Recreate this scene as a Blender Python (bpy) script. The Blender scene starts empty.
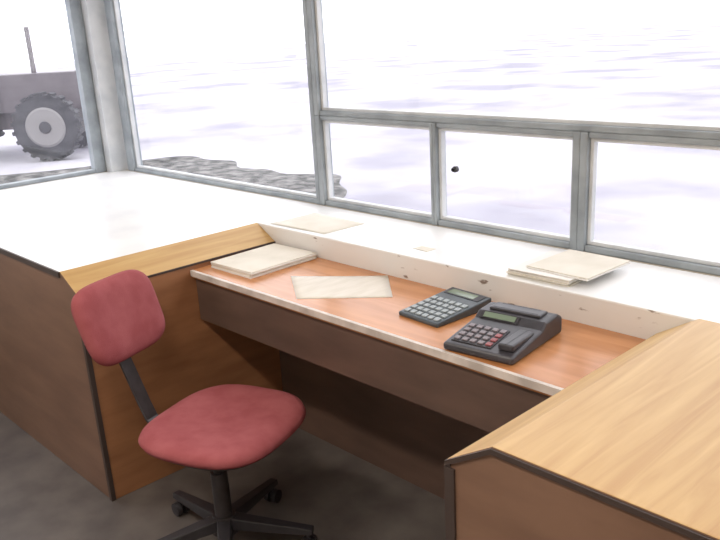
import bpy, bmesh, math, random
from mathutils import Matrix, Vector
random.seed(3)
sc=bpy.context.scene
try: sc.view_settings.view_transform='Standard'
except Exception: pass

# ------------------------------------------------------------ materials
def hexlin(r,g,b):
    f=lambda c:(c/255/12.92) if c/255<=.04045 else ((c/255+.055)/1.055)**2.4
    return (f(r),f(g),f(b),1)
def mat(name,col,rough=.5,col2=None,scale=(8,8,8),detail=4,metal=0,bump=0,bscale=200,spec=.5,ramp=(.35,.65),distort=0):
    m=bpy.data.materials.new(name); m.use_nodes=True; nt=m.node_tree; N=nt.nodes; Lk=nt.links
    b=N['Principled BSDF']; b.inputs['Roughness'].default_value=rough; b.inputs['Metallic'].default_value=metal
    b.inputs['Specular IOR Level'].default_value=spec
    b.inputs['Base Color'].default_value=hexlin(*col)
    tc=N.new('ShaderNodeTexCoord')
    if col2:
        mp=N.new('ShaderNodeMapping'); mp.inputs['Scale'].default_value=scale
        n=N.new('ShaderNodeTexNoise'); n.inputs['Scale'].default_value=1; n.inputs['Detail'].default_value=detail; n.inputs['Distortion'].default_value=distort
        r=N.new('ShaderNodeValToRGB'); r.color_ramp.elements[0].position=ramp[0]; r.color_ramp.elements[1].position=ramp[1]
        r.color_ramp.elements[0].color=hexlin(*col); r.color_ramp.elements[1].color=hexlin(*col2)
        Lk.new(tc.outputs['Object'],mp.inputs['Vector']); Lk.new(mp.outputs[0],n.inputs['Vector']); Lk.new(n.outputs['Fac'],r.inputs[0]); Lk.new(r.outputs[0],b.inputs['Base Color'])
    if bump:
        n2=N.new('ShaderNodeTexNoise'); n2.inputs['Scale'].default_value=bscale; n2.inputs['Detail'].default_value=3
        bp=N.new('ShaderNodeBump'); bp.inputs['Strength'].default_value=bump; bp.inputs['Distance'].default_value=.002
        Lk.new(tc.outputs['Object'],n2.inputs['Vector']); Lk.new(n2.outputs['Fac'],bp.inputs['Height']); Lk.new(bp.outputs[0],b.inputs['Normal'])
    return m
oak=mat('oak_veneer',(184,144,90),.42,(206,172,116),(34,2.2,34),6,distort=.8,ramp=(.3,.7))
brown=mat('brown_veneer',(140,96,66),.4,(162,114,80),(3,3,16),5)
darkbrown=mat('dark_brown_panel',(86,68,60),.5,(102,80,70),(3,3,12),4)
endbrown=mat('counter_end_panel',(112,84,68),.5,(128,98,80),(3,3,12),4)
deskm=mat('desk_laminate',(186,126,80),.27,(204,144,96),(3,26,20),6,distort=.5)
edge=mat('edge_band',(184,174,166),.4,(222,212,204),(12,12,12),3)
darkedge=mat('dark_edge',(66,54,50),.5)
paint=mat('white_paint',(226,226,226),.35,(238,238,236),(5,5,5),4)
chipped=mat('chipped_white_paint',(130,112,100),.5,(222,219,216),(14,14,44),4,ramp=(.29,.34))
framem=mat('grey_frame_paint',(134,142,148),.5,(160,168,174),(9,9,9),5)
framel=mat('pale_frame_paint',(196,200,204),.5,(216,218,220),(9,9,9),5)
wallm=mat('wall_plaster',(200,192,178),.8,(208,200,188),(3,3,3),3)
ceilm=mat('ceiling_plaster',(228,226,220),.8,(234,232,228),(3,3,3),3)
floorm=mat('floor_linoleum',(84,78,76),.5,(104,98,94),(6,6,6),5)
red=mat('red_fabric',(148,76,80),.85,(162,90,94),(14,14,14),4,bump=.5,bscale=500,spec=.2)
black=mat('black_plastic',(46,44,48),.45,(54,52,56),(20,20,20),2)
steel=mat('dark_steel',(70,66,68),.35,(82,78,80),(20,20,20),2,metal=.5)
paper=mat('paper',(226,224,220),.8,(236,234,230),(6,6,6),3)
paper2=mat('cream_paper',(216,210,196),.8,(228,222,210),(8,8,8),4)
printed=mat('printed_paper',(218,212,200),.8,(228,222,212),(40,10,14),3)
calcb=mat('calculator_shell',(64,72,78),.35,(72,82,88),(20,20,20),2)
calck=mat('calculator_keys',(156,164,168),.5)
calcd=mat('calculator_display',(120,136,118),.15)
termb=mat('terminal_shell',(58,57,62),.4,(66,64,70),(18,18,18),2)
termk=mat('terminal_keys',(128,120,126),.5)
termr=mat('terminal_red_keys',(150,84,88),.5)
ground=mat('snowy_yard',(138,136,148),.9,(176,174,182),(.35,.35,.35),4,ramp=(.36,.54))
soil=mat('dark_soil',(44,44,44),.95,(126,124,122),(6,6,6),8,ramp=(.4,.66))
tractor=mat('tractor_paint',(94,88,92),.5,(104,98,102),(3,3,3),2)
rubber=mat('tyre_rubber',(54,54,58),.8,(70,70,74),(6,6,6),3)
rim=mat('wheel_rim',(128,126,126),.6)
gl=bpy.data.materials.new('window_glass'); gl.use_nodes=True; nt=gl.node_tree; nt.nodes.clear()
o=nt.nodes.new('ShaderNodeOutputMaterial'); mx=nt.nodes.new('ShaderNodeMixShader'); t=nt.nodes.new('ShaderNodeBsdfTransparent'); g=nt.nodes.new('ShaderNodeBsdfGlossy')
g.inputs['Roughness'].default_value=.03; mx.inputs[0].default_value=.05; t.inputs[0].default_value=(.97,.98,1,1)
nt.links.new(t.outputs[0],mx.inputs[1]); nt.links.new(g.outputs[0],mx.inputs[2]); nt.links.new(mx.outputs[0],o.inputs[0])

# ------------------------------------------------------------ helpers
def link(ob,parent=None):
    bpy.context.collection.objects.link(ob)
    if parent: ob.parent=parent
    return ob
def empty(name,loc=(0,0,0),rz=0):
    e=bpy.data.objects.new(name,None); e.location=loc; e.rotation_euler=(0,0,rz); e.empty_display_size=.1
    return link(e)
def finish(bm,name,mats,parent=None,bevel=0,smooth=False,seg=2,loc=None,rz=0):
    bmesh.ops.recalc_face_normals(bm,faces=bm.faces)
    me=bpy.data.meshes.new(name); bm.to_mesh(me); bm.free()
    for m in mats: me.materials.append(m)
    if smooth:
        for p in me.polygons: p.use_smooth=True
    ob=bpy.data.objects.new(name,me)
    if loc: ob.location=loc
    ob.rotation_euler=(0,0,rz)
    link(ob,parent)
    if bevel:
        b=ob.modifiers.new('bevel','BEVEL'); b.width=bevel; b.segments=seg; b.limit_method='ANGLE'
    return ob
def bx(bm,x0,x1,y0,y1,z0,z1,mi=0,M=None):
    vs=[bm.verts.new((x,y,z)) for x in(x0,x1) for y in(y0,y1) for z in(z0,z1)]
    if M: 
        for v in vs: v.co=M@v.co
    for f in((0,1,3,2),(4,6,7,5),(0,4,5,1),(2,3,7,6),(0,2,6,4),(1,5,7,3)):
        bm.faces.new([vs[i] for i in f]).material_index=mi
def box(name,x0,x1,y0,y1,z0,z1,m,parent=None,bevel=0):
    bm=bmesh.new(); bx(bm,x0,x1,y0,y1,z0,z1); return finish(bm,name,[m],parent,bevel)
def extr(bm,prof,axis,a,b,mis):
    """prof list of 2D pts; axis 'y': pts are (x,z); axis 'x': pts are (y,z)"""
    def P(p,t): return (p[0],t,p[1]) if axis=='y' else (t,p[0],p[1])
    A=[bm.verts.new(P(p,a)) for p in prof]; B=[bm.verts.new(P(p,b)) for p in prof]
    n=len(prof)
    for i in range(n):
        bm.faces.new([A[i],A[(i+1)%n],B[(i+1)%n],B[i]]).material_index=mis[i]
    bm.faces.new(A).material_index=mis[n]; bm.faces.new(B[::-1]).material_index=mis[n+1]
def cyl(bm,p0,p1,r0,r1,seg=24,mi=0,cap=True):
    p0,p1=Vector(p0),Vector(p1); d=(p1-p0).normalized(); q=d.to_track_quat('Z','Y')
    A=[];B=[]
    for i in range(seg):
        a=2*math.pi*i/seg; v=Vector((math.cos(a),math.sin(a),0))
        A.append(bm.verts.new(p0+q@(v*r0))); B.append(bm.verts.new(p1+q@(v*r1)))
    for i in range(seg): bm.faces.new([A[i],A[(i+1)%seg],B[(i+1)%seg],B[i]]).material_index=mi
    if cap: bm.faces.new(A).material_index=mi; bm.faces.new(B).material_index=mi
def pad(bm,w,h,rings,n=3.2,seg=64,fn=None,mi=0):
    """superellipse cushion in XY; rings=[(inset,z)...]"""
    R=[]
    for ins,z in rings:
        ring=[]
        for i in range(seg):
            a=2*math.pi*i/seg; c,s=math.cos(a),math.sin(a)
            x=abs(c)**(2/n)*math.copysign(1,c)*(w/2-ins); y=abs(s)**(2/n)*math.copysign(1,s)*(h/2-ins)
            v=Vector((x,y,z)); 
            if fn: v=fn(v)
            ring.append(bm.verts.new(v))
        R.append(ring)
    for k in range(len(R)-1):
        for i in range(seg): bm.faces.new([R[k][i],R[k][(i+1)%seg],R[k+1][(i+1)%seg],R[k+1][i]]).material_index=mi
    bm.faces.new(R[0]).material_index=mi; bm.faces.new(R[-1]).material_index=mi

# ------------------------------------------------------------ dimensions
XL=-1.904; YW=.741; W=1.566; D=.384; NL=-.43; ZS=.832; ZL=.773; C=.105; XR=3.4; YB=-3.0; H=2.7; ZT=2.35; ZR=1.208

# room shell
box('floor',XL-.08,XR+.1,YB-.1,YW+.08,-.15,0,floorm)
box('ceiling',XL-.08,XR+.1,YB-.1,YW+.08,H,H+.1,ceilm)
bm=bmesh.new(); bx(bm,XL-.08,XR,YW,YW+.08,0,ZS); bx(bm,XL-.08,XR,YW,YW+.08,ZT,H); finish(bm,'wall_front',[wallm])
bm=bmesh.new(); bx(bm,XL-.08,XL,YB,YW,0,ZS); bx(bm,XL-.08,XL,YB,YW,ZT,H); finish(bm,'wall_left',[wallm])
box('wall_right',XR,XR+.1,YB,YW+.08,0,H,wallm)
box('wall_back',XL-.08,XR,YB-.1,YB,0,H,wallm)
box('corner_column',XL-.08,XL+.06,YW-.085,YW+.08,ZS,ZT,framel)

# windows on the front wall
def win(name,x0,x1,z0,z1,fl,fr,fb,ft,mf=framem,inner=True):
    e=empty(name,((x0+x1)/2,YW+.03,z0)); ox=(x0+x1)/2
    bm=bmesh.new(); a,b=x0-ox,x1-ox; h=z1-z0
    bx(bm,a,a+fl,-.03,.03,0,h); bx(bm,b-fr,b,-.03,.03,0,h)
    bx(bm,a+fl,b-fr,-.025,.025,0,fb); bx(bm,a+fl,b-fr,-.025,.025,h-ft,h)
    finish(bm,'frame',[mf],e,.004)
    if inner:
        bm=bmesh.new(); i=.012; p,q,r,s=a+fl,b-fr,fb,h-ft
        bx(bm,p,p+i,-.012,.012,r,s);bx(bm,q-i,q,-.012,.012,r,s);bx(bm,p+i,q-i,-.012,.012,r,r+i);bx(bm,p+i,q-i,-.012,.012,s-i,s)
        finish(bm,'bead',[framel],e,.002)
    box('glass',a+fl+.001,b-fr-.001,-.003,.003,fb,h-ft,gl,e)
    return e
win('window_1',XL+.09,-.135,ZS,ZT,.07,.025,.02,.04)
win('window_2',-.135,.51,ZS,ZR,.03,.014,.022,.018)
win('window_3',.51,1.11,ZS,ZR,.014,.026,.022,.018)
win('window_4',1.11,1.85,ZS,ZR,.026,.012,.022,.018)
win('window_5',-.135,1.85,ZR,ZT,.03,.02,.02,.04)
win('window_6',1.85,2.60,ZS,ZR,.02,.012,.02,.016)
win('window_7',1.85,2.60,ZR,ZT,.02,.02,.016,.04)
win('window_8',2.60,XR,ZS,ZT,.03,.03,.02,.04)
bm=bmesh.new(); cyl(bm,(0,0,0),(0,-.012,0),.011,.011,20); cyl(bm,(0,-.012,0),(0,-.022,0),.006,.007,16); bx(bm,-.004,.02,-.022,-.015,-.004,.004)
finish(bm,'window_catch',[black],loc=(.60,YW+.026,1.046))
def winL(name,y0,y1,f0,f1):
    e=empty(name,(XL-.03,(y0+y1)/2,ZS)); oy=(y0+y1)/2; a,b=y0-oy,y1-oy; h=ZT-ZS
    bm=bmesh.new(); bx(bm,-.03,.03,a,a+f0,0,h); bx(bm,-.03,.03,b-f1,b,0,h); bx(bm,-.025,.025,a+f0,b-f1,0,.02); bx(bm,-.025,.025,a+f0,b-f1,h-.04,h)
    finish(bm,'frame',[framem],e,.004)
    box('glass',-.003,.003,a+f0,b-f1,.02,h-.04,gl,e)
winL('window_9',-.55,YW-.085,.04,.065)
winL('window_10',-1.75,-.55,.03,.03)
winL('window_11',YB,-1.75,.04,.03)

# sill shelf running under the windows
bm=bmesh.new(); 
extr(bm,[(D,.70),(YW,.70),(YW,ZS),(D,ZS)],'x',XL,XR,[1,0,0,1,0,0])
finish(bm,'window_sill',[paint,chipped],None,.005)
# left counter
bm=bmesh.new()
extr(bm,[(XL,0),(0,0),(0,ZL),(-C,ZS),(XL,ZS)],'y',NL,D,[1,1,0,2,1,3,1])
e=empty('service_counter')
finish(bm,'cabinet',[oak,brown,paint,endbrown],e,.002)
bm=bmesh.new(); bx(bm,-.012,.003,NL-.004,D,ZL-.008,ZL-.001); bx(bm,-.014,.003,NL-.004,NL+.012,0,ZL-.008)
bx(bm,XL,-C,NL-.006,NL,ZS-.02,ZS)
finish(bm,'edge_trim',[darkedge],e)
# right counter
e=empty('service_counter.001')
XE=2.75
bm=bmesh.new(); extr(bm,[(W,0),(XE,0),(XE,ZS+.006),(W+C,ZS+.006),(W,ZL)],'y',NL,D-.001,[1,1,0,0,1,2,1])
finish(bm,'cabinet',[oak,brown,endbrown],e,.002)
bm=bmesh.new(); bx(bm,W-.003,W+.010,NL-.004,D,ZL-.012,ZL-.003)
extr(bm,[(W-.003,ZL-.014),(W+C,ZS-.008),(XE,ZS-.008),(XE,ZS+.003),(W+C,ZS+.003),(W-.003,ZL-.003)],'y',NL-.005,NL,[0]*8)
bx(bm,W-.003,W+.02,NL-.005,NL,0,ZL-.014)
finish(bm,'edge_trim',[darkedge],e)
# desk between counters
e=empty('built_in_desk')
bm=bmesh.new(); bx(bm,.001,W-.001,0,D-.001,.722,.75)
finish(bm,'desktop',[deskm],e)
bm=bmesh.new(); bx(bm,.004,W-.005,-.007,0,.730,.7510); bx(bm,.004,W-.005,0,.005,.7502,.7510)
finish(bm,'front_edge_band',[edge],e,.001)
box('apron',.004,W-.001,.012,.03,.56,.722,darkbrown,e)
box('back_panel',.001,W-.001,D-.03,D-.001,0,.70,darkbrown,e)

# ------------------------------------------------------------ papers
def stack(name,cx,cy,z,w,d,rz,n,th,mats,jit=.004,tw=.03):
    bm=bmesh.new()
    for i in range(n):
        M=Matrix.Translation((random.uniform(-jit,jit),random.uniform(-jit,jit),0))@Matrix.Rotation(random.uniform(-tw,tw),4,'Z')
        bx(bm,-w/2,w/2,-d/2,d/2,i*th+.0002,(i+1)*th-.0003,i%len(mats),M)
    return finish(bm,name,mats,None,0,loc=(cx,cy,z),rz=rz)
stack('notebook',.15,.215,.75,.235,.30,.02,6,.0038,[paper,paper,paper2])
stack('notebook.001',1.185,.53,ZS,.205,.235,.0,6,.0035,[paper2,paper],.005)
stack('notebook.002',1.235,.55,ZS+.0212,.205,.22,-.03,2,.003,[paper,paper2],.003,.01)
def sheet(name,pts,z,m,curl=.002):
    bm=bmesh.new(); n=10; g=[]
    for i in range(n+1):
        row=[]
        for j in range(n+1):
            u,v=i/n,j/n
            p=(Vector(pts[0])*(1-u)+Vector(pts[1])*u)*(1-v)+(Vector(pts[3])*(1-u)+Vector(pts[2])*u)*v
            row.append(bm.verts.new((p.x,p.y,z+.0008+curl*(abs(u-.5)*2)**3*(.5+.5*math.sin(3*v+1)))))
        g.append(row)
    for i in range(n):
        for j in range(n): bm.faces.new([g[i][j],g[i+1][j],g[i+1][j+1],g[i][j+1]])
    ob=finish(bm,name,[m],smooth=True); s=ob.modifiers.new('s','SOLIDIFY'); s.thickness=.0007
    return ob
sheet('document_sheet',[(.36,.17),(.625,.372),(.79,.225),(.56,.03)],.75,printed)
sheet('document_sheet.001',[(-.045,.40),(-.035,.62),(.275,.612),(.262,.415)],ZS,paper2)
sheet('document_sheet.002',[(.66,.46),(.665,.50),(.73,.50),(.73,.455)],ZS,paper2,.001)

# ------------------------------------------------------------ calculator
e=empty('calculator',(1.000,.228,.75),-.07)
w,d=.158,.225
bm=bmesh.new(); extr(bm,[(-d/2,0),(d/2,0),(d/2,.032),(d/2-.06,.027),(-d/2,.013)],'x',-w/2,w/2,[0]*7)
finish(bm,'shell',[calcb],e,.004)
def zc(y):
    return .013+(y+d/2)/(d-.06)*.014 if y<d/2-.06 else .027+(y-d/2+.06)/.06*.005
sl=math.atan2(.014,d-.06)
bm=bmesh.new()
for r in range(5):
    for c in range(6):
        y=-d/2+.02+r*.027; x=-w/2+.019+c*.024
        M=Matrix.Translation((x,y,zc(y)))@Matrix.Rotation(sl,4,'X')
        bx(bm,-.009,.009,-.008,.010,-.001,.004,0,M)
finish(bm,'keys',[calck],e,.0015)
bm=bmesh.new(); y=d/2-.03; M=Matrix.Translation((0,y,zc(y)))@Matrix.Rotation(math.atan2(.005,.06),4,'X')
bx(bm,-w/2+.012,w/2-.012,-.02,.02,-.001,.0015,0,M); bx(bm,-w/2+.02,w/2-.035,-.014,.014,.0015,.0022,1,M)
finish(bm,'display',[black,calcd],e)

# ------------------------------------------------------------ payment terminal
e=empty('payment_terminal',(1.265,.150,.751),.12); e.scale=(.94,.94,.94)
w,d=.215,.285
prof=[(-d/2,.0),(d/2,.0),(d/2,.048),(d/2-.03,.064),(.045,.060),(.02,.044),(-d/2,.022)]
bm=bmesh.new(); extr(bm,prof,'x',-w/2,w/2,[0]*9); finish(bm,'shell',[termb],e,.008,seg=3)
zt=lambda y:.022+(y+d/2)/(d/2+.02)*.022
sl=math.atan2(.022,d/2+.02)
bm=bmesh.new()
M=Matrix.Translation((-.03,-.062,zt(-.062)))@Matrix.Rotation(sl,4,'X'); bx(bm,-.062,.062,-.062,.045,-.001,.003,0,M)
finish(bm,'keypad_bezel',[black],e,.002)
bm=bmesh.new()
for r in range(4):
    for c in range(5):
        x=-.079+c*.0245; y=-.108+r*.025
        M=Matrix.Translation((x,y,zt(y)+.003))@Matrix.Rotation(sl,4,'X'); bx(bm,-.0085,.0085,-.008,.008,-.001,.004,1 if (c==4 and r<3) else 0,M)
finish(bm,'keys',[termk,termr],e,.0015)
bm=bmesh.new()
Md=Matrix.Translation((-.03,.0325,.053))@Matrix.Rotation(math.atan2(.016,.025),4,'X'); bx(bm,-.06,.06,-.013,.013,0,.002,0,Md)
bx(bm,-.05,.05,-.009,.009,.002,.003,1,Md)
finish(bm,'display',[black,calcd],e)
bm=bmesh.new(); bx(bm,.050,.096,-.12,0.0,.026,.046); finish(bm,'card_reader_ridge',[termb],e,.006,seg=3)
bm=bmesh.new(); bx(bm,.072,.076,-.118,-.002,.0455,.0465); finish(bm,'card_slot',[black],e)
bm=bmesh.new(); bx(bm,-.08,.08,.058,.108,.060,.069); finish(bm,'printer_lid',[termb],e,.004)
bm=bmesh.new(); bx(bm,-.07,.07,.066,.070,.0685,.0695); bx(bm,-.06,.06,.1,.104,.0685,.0695); finish(bm,'paper_slot',[black],e)

# ------------------------------------------------------------ chair
ch=empty('office_chair',(.565,-.285,0),math.radians(20))
def seatfn(v):
    v=v.copy(); 
    if v.x>.08: v.z-= (v.x-.08)**2*.55
    r=(v.x**2+v.y**2); v.z+= r*.10*(1 if v.z>.44 else .2)
    return v
bm=bmesh.new()
pad(bm,.43,.47,[(.03,.424),(.008,.430),(0,.441),(.006,.453),(.022,.462),(.05,.467),(.10,.466),(.16,.463)],3.0,fn=seatfn)
finish(bm,'seat_cushion',[red],ch,smooth=True)
bm=bmesh.new(); pad(bm,.40,.44,[(.06,.404),(.02,.408),(.01,.425)],3.0,fn=seatfn); finish(bm,'seat_shell',[black],ch,smooth=True)
# backrest: built in XY (x=up, y=width) then turned
T=Matrix.Translation((-.347,-.010,.747))@Matrix.Rotation(math.radians(-18),4,'Y')
def backfn(v):
    up,wid,dep=v.x,v.y,v.z
    q=Vector((dep+wid*wid*.5+up*up*.2,wid*(1+.15*up),up))
    return T@q
bm=bmesh.new(); pad(bm,.252,.325,[(.02,-.018),(.004,-.012),(0,0),(.006,.013),(.02,.022),(.045,.027),(.08,.028)],4.2,fn=backfn); finish(bm,'backrest_cushion',[red],ch,smooth=True)
bm=bmesh.new(); pad(bm,.237,.31,[(.05,-.034),(.015,-.028),(.0,-.014)],4.2,fn=backfn); finish(bm,'backrest_shell',[black],ch,smooth=True)
pts=[(-.395,.80),(-.37,.70),(-.335,.60),(-.285,.47),(-.265,.425),(-.235,.400),(-.19,.390),(.02,.390)]
bm=bmesh.new(); rows=[]
for i,(x,z) in enumerate(pts):
    a=Vector(pts[max(i-1,0)]); b=Vector(pts[min(i+1,len(pts)-1)]); tdir=(b-a).normalized(); n=Vector((-tdir.y,tdir.x))*.004
    rows.append([bm.verts.new((x+s*n.x,y-.02,z+s*n.y)) for s,y in((1,-.024),(1,.024),(-1,.024),(-1,-.024))])
for i in range(len(rows)-1):
    for k in range(4): bm.faces.new([rows[i][k],rows[i][(k+1)%4],rows[i+1][(k+1)%4],rows[i+1][k]])
bm.faces.new(rows[0]); bm.faces.new(rows[-1]); finish(bm,'backrest_bar',[steel],ch,.001)
bm=bmesh.new(); bx(bm,-.13,.08,-.07,.07,.367,.408); cyl(bm,(0,.07,.385),(0,.20,.38),.006,.006,12); cyl(bm,(0,.18,.38),(0,.23,.378),.011,.011,14)
cyl(bm,(-.20,0,.388),(-.20,0,.35),.02,.024,16)
finish(bm,'tilt_mechanism',[black],ch,.003)
CX=-.045
bm=bmesh.new(); cyl(bm,(CX,0,.10),(CX,0,.27),.028,.026,28); cyl(bm,(CX,0,.27),(CX,0,.37),.016,.016,24); cyl(bm,(CX,0,.06),(CX,0,.12),.045,.036,28)
finish(bm,'gas_column',[steel],ch)
bm=bmesh.new(); cas=bmesh.new()
for k in range(5):
    a=2*math.pi*k/5+.3; M=Matrix.Translation((CX,0,0))@Matrix.Rotation(a,4,'Z'); Rk=Matrix.Rotation(a,4,'Z')
    A=[M@Vector(p) for p in((.02,-.026,.075),(.02,.026,.075),(.02,.022,.115),(.02,-.022,.115))]
    B=[M@Vector(p) for p in((.285,-.016,.062),(.285,.016,.062),(.285,.014,.082),(.285,-.014,.082))]
    A=[bm.verts.new(v) for v in A]; B=[bm.verts.new(v) for v in B]
    for i in range(4): bm.faces.new([A[i],A[(i+1)%4],B[(i+1)%4],B[i]])
    bm.faces.new(A); bm.faces.new(B)
    c=M@Vector((.268,0,0)); s=Rk@Vector((0,1,0))
    for sg in(-1,1):
        p=c+s*sg*.006+Vector((0,0,.025)); cyl(cas,p,p+s*sg*.016,.025,.023,20)
    cyl(cas,c+Vector((0,0,.03)),c+Vector((0,0,.066)),.008,.008,12)
finish(bm,'star_base',[black],ch,.003); finish(cas,'casters',[black],ch)

# ------------------------------------------------------------ added fill lights, dressed as unseen ceiling fixtures
for i,(x,y) in enumerate([(.6,-1.6),(2.2,-1.6)]):
    e=empty('added_fill_fixture' if i==0 else 'added_fill_fixture.001',(x,y,H))
    bm=bmesh.new(); bx(bm,-.6,.6,-.1,.1,-.05,0); finish(bm,'fill_housing',[ceilm],e,.01)
    bm=bmesh.new(); cyl(bm,(-.55,-.04,-.065),(.55,-.04,-.065),.013,.013,14); cyl(bm,(-.55,.04,-.065),(.55,.04,-.065),.013,.013,14); finish(bm,'fill_dummy_tubes',[paint],e)  # made-up dressing for the fill light, does not glow
    l=bpy.data.lights.new('fill_light','AREA'); l.shape='RECTANGLE'; l.size=1.1; l.size_y=.15; l.energy=30; l.color=(1,.9,.78)  # added fill to lift the interior, not a known lamp
    lo=bpy.data.objects.new('fill_light',l); lo.location=(0,0,-.085); link(lo,e)

# ------------------------------------------------------------ outdoors
bm=bmesh.new(); bx(bm,-70,50,-30,90,-.35,-.20); finish(bm,'yard_ground',[ground])
bm=bmesh.new(); nx=140; ny=20; G=[]
def cl(v): return min(1,max(0,v))
for i in range(nx+1):
    x=-9.0+i*(17/nx); row=[]
    far=3.0+cl((x+9)/.6)*1.95-cl((x+4.8)/1.4)*1.05+.12*math.sin(x*2.3)+.08*math.sin(x*6.1+1)
    for j in range(ny+1):
        v=j/ny; y=.9+v*(far-.9); z=-.195+(.03+.05*random.random())*math.sin(v*math.pi)
        row.append(bm.verts.new((x,y,z)))
    G.append(row)
for i in range(nx):
    for j in range(ny): bm.faces.new([G[i][j],G[i+1][j],G[i+1][j+1],G[i][j+1]])
finish(bm,'soil_strip',[soil],smooth=True)
# tractor
e=empty('tractor',(-10.33,3.98,-.20),math.radians(50))
def wheel(bm,x,y,r,w):
    n=36
    cyl(bm,(x,y-w/2,r),(x,y+w/2,r),r*.93,r*.93,n,0)
    for k in range(22):
        a=2*math.pi*k/22; M=Matrix.Translation((x,y,r))@Matrix.Rotation(a,4,'Y'); bx(bm,-.03,.03,-w/2,w/2,r*.9,r,0,M)
    for s in(-1,1):
        cyl(bm,(x,y+s*w/2,r),(x,y+s*(w/2+.02),r),r*.58,r*.52,n,1)
        cyl(bm,(x,y+s*(w/2+.02),r),(x,y+s*(w/2+.05),r),r*.18,r*.15,16,0)
bm=bmesh.new(); wheel(bm,0,1.0,.52,.24); wheel(bm,0,-.45,.52,.24); wheel(bm,-1.9,1.1,.78,.36); wheel(bm,-1.9,-.6,.78,.36); finish(bm,'wheels',[rubber,rim],e)
bm=bmesh.new(); bx(bm,-1.5,.45,.0,.55,.72,1.3); bx(bm,-1.9,.0,.15,.4,.45,.75); bx(bm,-2.3,-1.2,-.2,.75,.8,1.35); cyl(bm,(-.3,.28,1.25),(-.3,.28,2.0),.04,.04,12)
for x in(-2.25,-1.25):
    for y in(-.17,.7): bx(bm,x-.03,x+.03,y-.03,y+.03,1.3,2.2)
bx(bm,-2.4,-1.1,-.27,.8,2.2,2.28); bx(bm,-.05,.05,-.4,.95,.48,.56)
finish(bm,'body',[tractor],e,.03)

# ------------------------------------------------------------ world and camera
wd=bpy.data.worlds.new('overcast'); sc.world=wd; wd.use_nodes=True
bg=wd.node_tree.nodes['Background']; bg.inputs[0].default_value=(1,.975,.98,1); bg.inputs[1].default_value=2.9
cam=bpy.data.cameras.new('camera'); co=bpy.data.objects.new('camera',cam); link(co)
co.matrix_world=Matrix.Translation((2.4372,-1.4315,1.5524))@Matrix.Rotation(.8255,4,'Z')@Matrix.Rotation(math.pi/2-.3258,4,'X')@Matrix.Rotation(-.0567,4,'Z')
cam.sensor_width=36; cam.lens=799.37/720*36; cam.shift_y=25/720; cam.clip_start=.05; cam.clip_end=300
sc.camera=co
